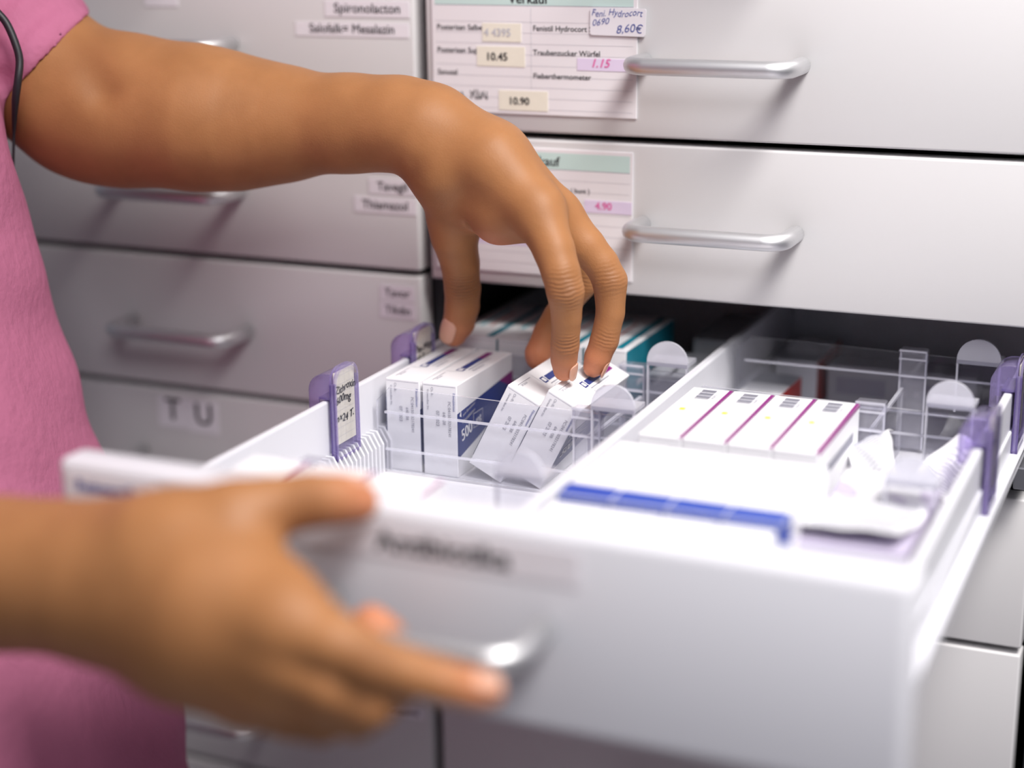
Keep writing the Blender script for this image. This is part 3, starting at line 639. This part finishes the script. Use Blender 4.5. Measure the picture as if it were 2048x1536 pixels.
def nets(F, g, smooth=2):
    s = F < 0; nx, ny, nz = F.shape
    c = np.zeros((nx-1, ny-1, nz-1), np.uint8)
    for i in (0, 1):
        for j in (0, 1):
            for k in (0, 1): c += s[i:nx-1+i, j:ny-1+j, k:nz-1+k]
    act = np.argwhere((c > 0) & (c < 8)); idx = np.full(c.shape, -1, np.int32); idx[tuple(act.T)] = np.arange(len(act))
    acc = np.zeros((len(act), 3)); cnt = np.zeros(len(act))
    for ax in range(3):
        o = [q for q in range(3) if q != ax]
        for u in (0, 1):
            for v in (0, 1):
                p = act.copy(); p[:, o[0]] += u; p[:, o[1]] += v; q = p.copy(); q[:, ax] += 1
                fa = F[tuple(p.T)]; fb = F[tuple(q.T)]; mk = (fa < 0) != (fb < 0)
                t = np.where(mk, fa/(fa-fb+1e-20), 0); pos = p.astype(float); pos[:, ax] += t
                acc[mk] += pos[mk]; cnt[mk] += 1
    V = acc/np.maximum(cnt, 1)[:, None]
    Q = []
    for ax in range(3):
        o = [q for q in range(3) if q != ax]; sl0 = [slice(None)]*3; sl1 = [slice(None)]*3
        sl0[ax] = slice(0, -1); sl1[ax] = slice(1, None)
        ch = s[tuple(sl0)] != s[tuple(sl1)]; e = np.argwhere(ch)
        e = e[(e[:, o[0]] > 0) & (e[:, o[1]] > 0) & (e[:, o[0]] < F.shape[o[0]]-1) & (e[:, o[1]] < F.shape[o[1]]-1)]
        ins = s[tuple(e.T)]; cs = []
        for du, dv in ((1, 1), (0, 1), (0, 0), (1, 0)):
            p = e.copy(); p[:, o[0]] -= du; p[:, o[1]] -= dv; cs.append(idx[tuple(p.T)])
        q = np.stack(cs, 1); flip = ins if ax != 1 else ~ins
        q[~flip] = q[~flip][:, ::-1]; Q.append(q)
    Q = np.concatenate(Q); V = g.lo+V*g.h
    e = np.concatenate([Q[:, [i, (i+1) % 4]] for i in range(4)])
    for it in range(smooth):
        S = np.zeros_like(V); n = np.zeros(len(V)); 
        for a, b in ((0, 1), (1, 0)):
            for d in range(3): S[:, d] += np.bincount(e[:, a], V[e[:, b], d], len(V))
            n += np.bincount(e[:, a], minlength=len(V))
        V = V*0.4+0.6*S/np.maximum(n, 1)[:, None]
    return V, Q
def mesh_from(name, V, Q, mat, attrs=None, parent=None):
    me = bpy.data.meshes.new(name); me.vertices.add(len(V)); me.vertices.foreach_set('co', V.astype(np.float32).ravel())
    me.loops.add(Q.size); me.loops.foreach_set('vertex_index', Q.astype(np.int32).ravel())
    me.polygons.add(len(Q)); me.polygons.foreach_set('loop_start', np.arange(len(Q), dtype=np.int32)*4)
    me.update(calc_edges=True); me.polygons.foreach_set('use_smooth', np.ones(len(Q), bool))
    me.materials.append(M[mat])
    for n, a in (attrs or {}).items():
        at_ = me.attributes.new(n, 'FLOAT', 'POINT'); at_.data.foreach_set('value', a.astype(np.float32))
    me.validate(); me.update()
    o = bpy.data.objects.new(name, me); COL.objects.link(o)
    if parent: o.parent = parent
    return o

def J(px, py, d, r): return (at(px, py, d), r)
# --- raised left hand: joints as bearing, distance, radius
LH = dict(
    arm=[J(-5, 10, 1.095, .0420), J(70, 125, 1.088, .0415), J(165, 205, 1.085, .0440), J(264, 222, 1.078, .0455), J(395, 236, 1.065, .0430), J(483, 246, 1.06, .0385), J(571, 248, 1.05, .0325), J(703, 247, 1.03, .0272), J(800, 248, 1.015, .0256), J(850, 264, 1.008, .0243)],
    palm=[[J(850, 264, 1.008, .0240), J(893, 335, 1.005, .0225), J(912, 440, 1.03, .0150)],
          [J(868, 262, 1.005, .0215), J(985, 322, .99, .0200), J(1075, 420, .977, .0152)],
          [J(872, 258, 1.01, .0220), J(985, 315, 1.005, .0195), J(1113, 430, .998, .0142)],
          [J(870, 262, 1.015, .0205), J(1120, 445, 1.022, .0130)], [J(870, 265, 1.02, .0200), J(1100, 465, 1.043, .0120)],
          [J(935, 395, 1.015, .0180), J(1000, 425, 1.0, .0168), J(1055, 430, .99, .0155)],
          [J(935, 330, 1.01, .0220), J(1030, 395, .995, .0180)]],
    fingers=dict(
        thumb=[J(905, 440, 1.03, .0150), J(909, 475, 1.035, .0142), J(920, 525, 1.047, .0122), J(925, 578, 1.060, .0114), J(924, 612, 1.068, .0110), J(918, 645, 1.075, .0102), J(908, 668, 1.080, .0084)],
        index=[J(1075, 420, .977, .0150), J(1108, 500, .968, .0121), J(1122, 545, .965, .0112), J(1131, 583, .965, .0109), J(1133, 632, .974, .0088), J(1130, 690, .985, .0084), J(1128, 718, .991, .0079), J(1128, 741, .996, .0066)],
        middle=[J(1113, 430, .998, .0140), J(1172, 492, .998, .0115), J(1203, 528, .999, .0103), J(1220, 562, 1.0, .0104), J(1221, 625, 1.006, .0086), J(1209, 680, 1.012, .0086), J(1195, 715, 1.016, .0080), J(1187, 734, 1.018, .0066)],
        ring=[J(1120, 445, 1.022, .0128), J(1150, 510, 1.04, .0108), J(1162, 568, 1.05, .0098), J(1115, 630, 1.055, .0086), J(1095, 665, 1.055, .0086), J(1076, 708, 1.055, .0084), J(1074, 718, 1.055, .0070)],
        pinky=[J(1100, 465, 1.043, .0115), J(1135, 545, 1.07, .0088), J(1128, 600, 1.08, .0078), J(1135, 650, 1.083, .0070)]))
RH = dict(
    arm=[((-0.215, -0.545, -0.125), .0400), ((-0.15, -0.525, -0.122), .0395), (at(-150, 1146, .757), .0345), (at(0, 1147, .735), .0308), (at(120, 1153, .722), .0296), (at(200, 1165, .715), .0300)],
    palm=[[J(190, 1160, .717, .0300), J(330, 1110, .695, .0260), J(470, 1040, .690, .0160)],
          [J(230, 1150, .710, .0285), J(420, 1190, .678, .0230), J(575, 1243, .658, .0170)],
          [J(230, 1165, .710, .0290), J(400, 1240, .680, .0230), J(560, 1308, .662, .0160)],
          [J(230, 1180, .712, .0280), J(380, 1280, .686, .0220), J(530, 1355, .670, .0150)],
          [J(230, 1190, .715, .0270), J(360, 1290, .695, .0215), J(490, 1385, .683, .0135)],
          [J(380, 1110, .690, .0230), J(480, 1150, .680, .0170), J(560, 1190, .668, .0140)]],
    fingers=dict(
        thumb=[J(470, 1040, .690, .0158), J(540, 1015, .692, .0130), J(620, 1000, .696, .0118), J(675, 998, .702, .0110), J(715, 1003, .708, .0092)],
        index=[J(575, 1243, .658, .0165), J(665, 1285, .648, .0125), J(745, 1322, .644, .0110), J(820, 1345, .647, .0092), J(890, 1364, .650, .0086), J(945, 1377, .654, .0082), J(975, 1384, .656, .0070)],
        middle=[J(560, 1308, .662, .0155), J(660, 1370, .652, .0125), J(738, 1404, .653, .0112), J(790, 1375, .676, .0092), J(800, 1335, .690, .0088), J(768, 1275, .701, .0092), J(742, 1250, .702, .0088)],
        ring=[J(530, 1355, .670, .0145), J(640, 1405, .662, .0115), J(712, 1430, .664, .0102), J(735, 1395, .684, .0088), J(700, 1335, .700, .0078), J(680, 1300, .703, .0070)],
        pinky=[J(490, 1385, .683, .0130), J(580, 1430, .678, .0100), J(645, 1445, .678, .0090), J(670, 1400, .694, .0078), J(640, 1350, .705, .0066)]))

def build_arm(S, lo, hi, h, extra=None):
    g = Grid(lo, hi, h); P = g.new()
    chain(g, P, S['arm'], 0.022, mar=0.035)
    for c in S['palm']: chain(g, P, c, 0.016, mar=0.025)
    if extra: extra(g, P)
    out = P.copy()
    for c in S['fingers'].values():
        F = g.new(); chain(g, F, c, 0.0022, mar=0.02)
        lo_ = np.min([p for p, r in c], 0)-0.03; hi_ = np.max([p for p, r in c], 0)+0.03
        sl, _ = g.region(lo_, hi_)
        out[sl] = np.minimum(out[sl], smin(P[sl], F[sl], 0.011))
    del P
    V, Q = nets(out, g, 3)
    return V, Q
def gauss(V, p, r): d = V-np.array(p); return np.exp(-(d*d).sum(1)/(r*r))
def attrs(V, S, joints, tips, extra_dark=()):
    n = len(V); pink = np.zeros(n); dark = np.zeros(n); wr = np.zeros(n); al = np.zeros(n)
    for f, i, r, amt in joints:
        c = S['fingers'][f]; p, rad = c[i]; ax = np.array(c[min(i+1, len(c)-1)][0])-np.array(c[max(i-1, 0)][0]); ax /= np.linalg.norm(ax)
        w_ = gauss(V, np.array(p)-CF*rad, r); m_ = w_ > wr
        al = np.where(m_, ((V-np.array(p))@ax)*2600, al); wr = np.maximum(wr, w_*{'thumb': 1.7, 'index': 1.0}.get(f, 0.4)); dark = np.maximum(dark, w_*amt*1.3)
    for f in tips:
        c = S['fingers'][f]; pink = np.maximum(pink, gauss(V, c[-1][0], 0.017)*0.9)
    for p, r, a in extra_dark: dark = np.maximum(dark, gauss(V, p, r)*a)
    if S is LH: pink = np.maximum(pink, gauss(V, at(990, 482, 1.0), .013)*0.9)
    for c in S['fingers'].values(): pink = np.maximum(pink, gauss(V, c[-1][0], 0.020)*0.5)
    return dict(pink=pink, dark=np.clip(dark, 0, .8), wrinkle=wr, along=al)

def Larm_extra(g, P):
    sh = np.array((-0.300, -0.170, 0.245)); ca, cr = LH['arm'][0]
    cone(g, P, ca, sh, cr, .044, 0.02, 0.04)
    cone(g, P, at(55, 160, 1.088), at(200, 225, 1.085), .0355, .042, 0.02, 0.04)
    carve(g, P, at(150, 88, 1.028), at(196, 176, 1.024), .0080, .0080, .020)
    carve(g, P, at(940, 445, 1.000), at(957, 478, 1.006), .0012, .0022, .009)
    carve(g, P, at(1035, 470, .978), at(1052, 492, .984), .0010, .0018, .007)
    carve(g, P, at(838, 318, .992), at(842, 348, 1.0), .0016, .0024, .010)
Vl, Ql = build_arm(LH, (-0.37, -0.235, -0.145), (0.205, 0.02, 0.32), 0.0015, Larm_extra)
def Rarm_extra(g, P):
    cone(g, P, (-0.215, -0.545, -0.125), (-0.297, -0.500, 0.225), .042, .044, 0.02, 0.04)
Vr, Qr = build_arm(RH, (-0.37, -0.62, -0.245), (0.28, -0.385, 0.31), 0.0018, Rarm_extra)
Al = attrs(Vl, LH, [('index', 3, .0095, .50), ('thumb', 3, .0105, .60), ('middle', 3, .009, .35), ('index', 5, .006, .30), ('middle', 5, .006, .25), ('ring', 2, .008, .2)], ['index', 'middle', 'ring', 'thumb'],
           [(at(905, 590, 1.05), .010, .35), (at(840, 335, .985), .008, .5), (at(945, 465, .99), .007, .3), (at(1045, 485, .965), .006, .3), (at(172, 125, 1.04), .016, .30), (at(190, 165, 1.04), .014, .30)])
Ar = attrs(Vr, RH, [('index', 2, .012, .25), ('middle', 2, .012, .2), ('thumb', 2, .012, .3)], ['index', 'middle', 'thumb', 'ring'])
# rest of the body (mostly under the clothes or outside the picture), coarser
g = Grid((-0.50, -0.62, FL-0.02), (-0.02, -0.02, 0.72), 0.006); F = g.new()
B0 = np.array((-0.27, -0.330)); 
def tor(z, x=0.0, y=0.0): return (B0[0]+x, B0[1]+y, z)
for sy in (-1, 1):
    cone(g, F, (-0.235, -0.33+sy*0.085, -0.40), (-0.25, -0.33+sy*0.085, -0.68), .078, .055, .03, .05)
    cone(g, F, (-0.25, -0.33+sy*0.085, -0.68), (-0.27, -0.33+sy*0.085, -1.04), .054, .036, .02, .05)
    cone(g, F, (-0.28, -0.33+sy*0.085, -1.06), (-0.15, -0.33+sy*0.095, -1.085), .036, .024, .02, .05)
chain(g, F, [(tor(-0.38), .105), (tor(-0.15), .092), (tor(0.05, -.015), .082), (tor(0.18, -.025), .070)], 0.04, sc=(1, .62, 1))
chain(g, F, [((-0.300, -0.180, 0.235), .038), ((-0.302, -0.33, 0.245), .042), ((-0.295, -0.490, 0.230), .038)], 0.03)
chain(g, F, [((-0.302, -0.33, 0.25), .048), ((-0.275, -0.33, 0.38), .048)], 0.03)
HC = np.array((-0.255, -0.33, 0.475))
cone(g, F, HC+(-.025, 0, .03), HC+(.0, 0, .02), .083, .076, .03, sc=(1, 1.06, 1)); cone(g, F, HC+(.01, 0, -.02), HC+(.035, 0, -.075), .062, .030, .03)
cone(g, F, HC+(.074, 0, .012), HC+(.094, 0, -.022), .009, .0125, .010); cone(g, F, HC+(.068, -.022, -.052), HC+(.066, .020, -.053), .0065, .0065, .006)
for sy in (-1, 1):
    cone(g, F, HC+(-.004, sy*.080, .012), HC+(.0, sy*.080, -.022), .012, .009, .006); cone(g, F, HC+(.066, sy*.014, .028), HC+(.060, sy*.045, .024), .009, .009, .012)
Vb, Qb = nets(F, g, 2); n0, n1 = len(Vl), len(Vl)+len(Vr)
V = np.concatenate([Vl, Vr, Vb]); Q = np.concatenate([Ql, Qr+n0, Qb+n1]); z = np.zeros(len(Vb))
per = empty('person', (0, 0, 0)); tag(per, 'person in a pink scrub top pulling the drawer open and picking a box', 'person')
mesh_from('body', V, Q, 'skin', {k: np.concatenate([Al[k], Ar[k], z]) for k in Al}, per)
for sy in (-1, 1):
    mb = MB(); c = Vector(HC+(.071, sy*.030, .006)); vs = []; fs = []
    for i in range(9):
        for j in range(12):
            a = math.pi*i/8; b = 2*math.pi*j/12; vs.append((c.x-.004+.011*math.cos(a), c.y+.0115*math.sin(a)*math.cos(b), c.z+.0048*math.sin(a)*math.sin(b)))
    for i in range(8):
        for j in range(12): fs.append((i*12+j, i*12+(j+1) % 12, (i+1)*12+(j+1) % 12, (i+1)*12+j))
    mb.add(vs, fs, 'eye', True); ey = mb.build('eye', per)
    MB().tube([(c.x+.0035, c.y, c.z), (c.x+.0073, c.y, c.z)], .0044, 'hair', 16).build('iris', ey)
g = Grid(HC-0.16, HC+(0.12, 0.16, 0.16), 0.004); F = g.new()
cone(g, F, HC+(-.030, 0, .040), HC+(-.010, 0, .036), .090, .078, .03); cone(g, F, HC+(-.055, 0, .0), HC+(-.075, 0, -.04), .070, .050, .03); cone(g, F, HC+(-.115, 0, .03), HC+(-.125, 0, .02), .036, .034, .012)
Vh, Qh = nets(F, g, 2); mesh_from('hair', Vh, Qh, 'hair', None, per)

# scrub top: torso and sleeves with open, hollow cuffs
g = Grid((-0.50, -0.64, -0.50), (-0.03, -0.02, 0.335), 0.0024); F = g.new()
def EL(z, n, a, b): return None
# torso as stacked elliptical sections
secs = [(-0.52, -0.180, -0.330, .165, .215), (-0.36, -0.205, -0.322, .150, .208), (-0.22, -0.235, -0.318, .132, .198), (-0.09, -0.262, -0.315, .119, .192),
        (0.03, -0.283, -0.315, .116, .190), (0.13, -0.296, -0.320, .114, .188), (0.21, -0.302, -0.330, .108, .180), (0.262, -0.303, -0.330, .090, .155), (0.30, -0.300, -0.330, .068, .085), (0.34, -0.298, -0.330, .062, .075)]
Zs = np.array([s_[0] for s_ in secs]); zz = g.ax[2]
cx, cy_, ea, eb = [np.interp(zz, Zs, [s_[i] for s_ in secs]).astype(np.float32)[None, None, :] for i in range(1, 5)]
Xg = g.ax[0].astype(np.float32)[:, None, None]; Yg = g.ax[1].astype(np.float32)[None, :, None]; Zg = zz.astype(np.float32)[None, None, :]
rr = np.sqrt(((Xg-cx)/ea)**2+((Yg-cy_)/eb)**2)
F = ((rr-1)*np.minimum(ea, eb)*1.05).astype(np.float32)
ang = np.arctan2((Yg-cy_)/eb, (Xg-cx)/ea)
F += (0.0045*np.sin(ang*7+Zg*9+1.3*np.sin(Zg*17))*np.clip((0.10-Zg)/0.5, 0.1, 1)).astype(np.float32)
F += (0.0016*np.sin(Zg*95+ang*5+2*np.sin(ang*3))*np.sin(ang*4+Zg*12)).astype(np.float32)
del rr, ang
sleeveL = [((-0.300, -0.178, 0.240), .064), (tuple(at(-50, 10, 1.092)), .0540), (tuple(at(74, 132, 1.085)), .0495)]
sleeveR = [((-0.298, -0.492, 0.228), .064), ((-0.262, -0.520, 0.08), .062), ((-0.243, -0.535, 0.01), .063)]
def sleeve(F, c, lip):
    S = g.new(); chain(g, S, c, 0.010, mar=0.04)
    a, b = np.array(c[-2][0]), np.array(c[-1][0]); ax = (b-a)/np.linalg.norm(b-a)
    sl, X = g.region(np.minimum(a, b)-0.12, np.maximum(a, b)+0.12)
    if c is sleeveL:                       # the cuff is cut slantwise
        ax = np.cross(b-CAM, at(165, 40, 1.085)-at(0, 205, 1.085)); ax = ax/np.linalg.norm(ax); ax = ax if ax@(b-a) > 0 else -ax

    dpl = (X[0]-b[0])*ax[0]+(X[1]-b[1])*ax[1]+(X[2]-b[2])*ax[2]
    Wf = (0.0026*np.sin(X[2]*70+X[0]*60)*np.sin(X[0]*45-X[2]*50+1)+0.0015*np.sin(X[2]*190-X[0]*120+3*np.sin(X[0]*60+X[2]*30))*np.sin(X[0]*110+X[2]*60)).astype(np.float32)
    S[sl] = S[sl]+Wf; I2 = np.maximum(S[sl]+0.0052, (-(dpl+0.050)).astype(np.float32))
    S[sl] = np.maximum(S[sl], dpl.astype(np.float32))
    F[:] = smin(F, S, 0.012); F[sl] = np.maximum(F[sl], -I2)
sleeve(F, sleeveL, 0); sleeve(F, sleeveR, 0)
F = np.maximum(F, (-0.485-Zg)+0*F); F = np.maximum(F, (Zg-0.322)+0*F)
Vs, Qs = nets(F, g, 2); mesh_from('scrub_top', Vs, Qs, 'scrub', None, per); del F
g = Grid((-0.42, -0.60, FL-0.0), (-0.05, -0.08, -0.42), 0.006); F = g.new()
chain(g, F, [((-0.19, -0.33, -0.47), .125), ((-0.215, -0.33, -0.54), .115)], .03, sc=(1, .66, 1))
for sy in (-1, 1): chain(g, F, [((-0.225, -0.33+sy*0.088, -0.52), .092), ((-0.25, -0.33+sy*0.09, -0.72), .074), ((-0.27, -0.33+sy*0.09, -1.02), .060)], .03, mar=.05)
F = np.maximum(F, (-1.045-g.ax[2].astype(np.float32))[None, None, :]+0*F); Vt, Qt = nets(F, g, 2); mesh_from('scrub_trousers', Vt, Qt, 'scrub', None, per)
for sy in (-1, 1):
    g = Grid((-0.36, -0.33+sy*0.09-0.09, FL), (-0.08, -0.33+sy*0.09+0.09, FL+0.13), 0.004); F = g.new()
    cone(g, F, (-0.285, -0.33+sy*0.088, FL+0.052), (-0.145, -0.33+sy*0.096, FL+0.036), .046, .034, .01)
    F = np.maximum(F, (FL+0.004-g.ax[2].astype(np.float32))[None, None, :]+0*F); Vt, Qt = nets(F, g, 1); mesh_from('shoe', Vt, Qt, 'shoe', None, per)

# fingernails
def nail(a, b, r, dorsal, length, width, name='fingernail', shift=0.0):
    a = Vector(a); b = Vector(b); ax = (b-a).normalized(); dn = Vector(dorsal); dn = (dn-ax*dn.dot(ax)).normalized(); sd = ax.cross(dn)
    mb = MB(); vs = []; fs = []; nu, nv = 10, 12
    for s in (0.0, -0.0008):
        for j in range(nv+1):
            for i in range(nu+1):
                u = (i/nu*2-1); v = j/nv
                wv = width/2*(1-0.12*(2*v-1)**2)*math.sqrt(max(0.0, 1-max(0, (abs(2*v-1)-0.55)/0.45)**2*0.75))
                q = u*wv/r
                rad = r*(1.035-0.16*max(0, v-0.45)**1.3)+s
                vs.append(tuple(b+ax*((v-0.75)*length+shift)+(dn*math.cos(q)+sd*math.sin(q))*rad))
    n = (nu+1)*(nv+1)
    for j in range(nv):
        for i in range(nu):
            k = j*(nu+1)+i; fs += [(k, k+1, k+nu+2, k+nu+1), (k+n, k+n+nu+1, k+n+nu+2, k+n+1)]
    for j in range(nv):
        k = j*(nu+1); fs.append((k, k+nu+1, k+nu+1+n, k+n)); k += nu; fs.append((k, k+n, k+n+nu+1, k+nu+1))
    for i in range(nu): fs.append((i, i+n, i+1+n, i+1)); k = nv*(nu+1)+i; fs.append((k, k+1, k+1+n, k+n))
    mb.add(vs, fs, 'nail', True); o = mb.build(name, per); return o
def fn(S, f, dors, length, width, shift=0.0):
    c = S['fingers'][f]; nail(c[-3][0], c[-1][0], c[-2][1], dors, length, width, shift=shift)
toC = -CF
fn(LH, 'thumb', toC*0.88-CR*0.46, .0170, .0128, -.001)
fn(LH, 'index', toC*0.62+CR*0.78, .0110, .0095, .001)
fn(LH, 'middle', toC*0.25+CR*0.95, .0110, .0092, .001)
fn(LH, 'ring', CR*0.8+CF*0.6, .0105, .0090); fn(LH, 'pinky', CR*0.7+CF*0.7, .009, .0078)
fn(RH, 'thumb', CU*0.9+toC*0.25, .0140, .0115); fn(RH, 'index', toC*0.7+CU*0.6, .0115, .0095)

# black cord hanging along the sleeve
mb = MB(); cp = [(-60, -60, 1.015), (-15, 12, 1.020), (12, 45, 1.022), (30, 85, 1.023), (39, 120, 1.024), (36, 160, 1.024), (31, 200, 1.03), (28, 260, 1.05), (27, 300, 1.055), (26, 350, 1.06)]
from mathutils.geometry import interpolate_bezier
cpw = [Vector(at(*p)) for p in cp]; cs = []
for i in range(len(cpw)-1):
    t0 = (cpw[i+1]-cpw[max(i-1, 0)])/6; t1 = (cpw[min(i+2, len(cpw)-1)]-cpw[i])/6
    cs += interpolate_bezier(cpw[i], cpw[i]+t0, cpw[i+1]-t1, cpw[i+1], 7)[:-1]
mb.tube([tuple(q) for q in cs], 0.0020, 'cord', 10, rs=[.0024 if k < 36 else max(.0009, .0024-(k-36)*.0002) for k in range(len(cs))]); o = mb.build('cord'); tag(o, 'black cord hanging down over the pink sleeve', 'cord')
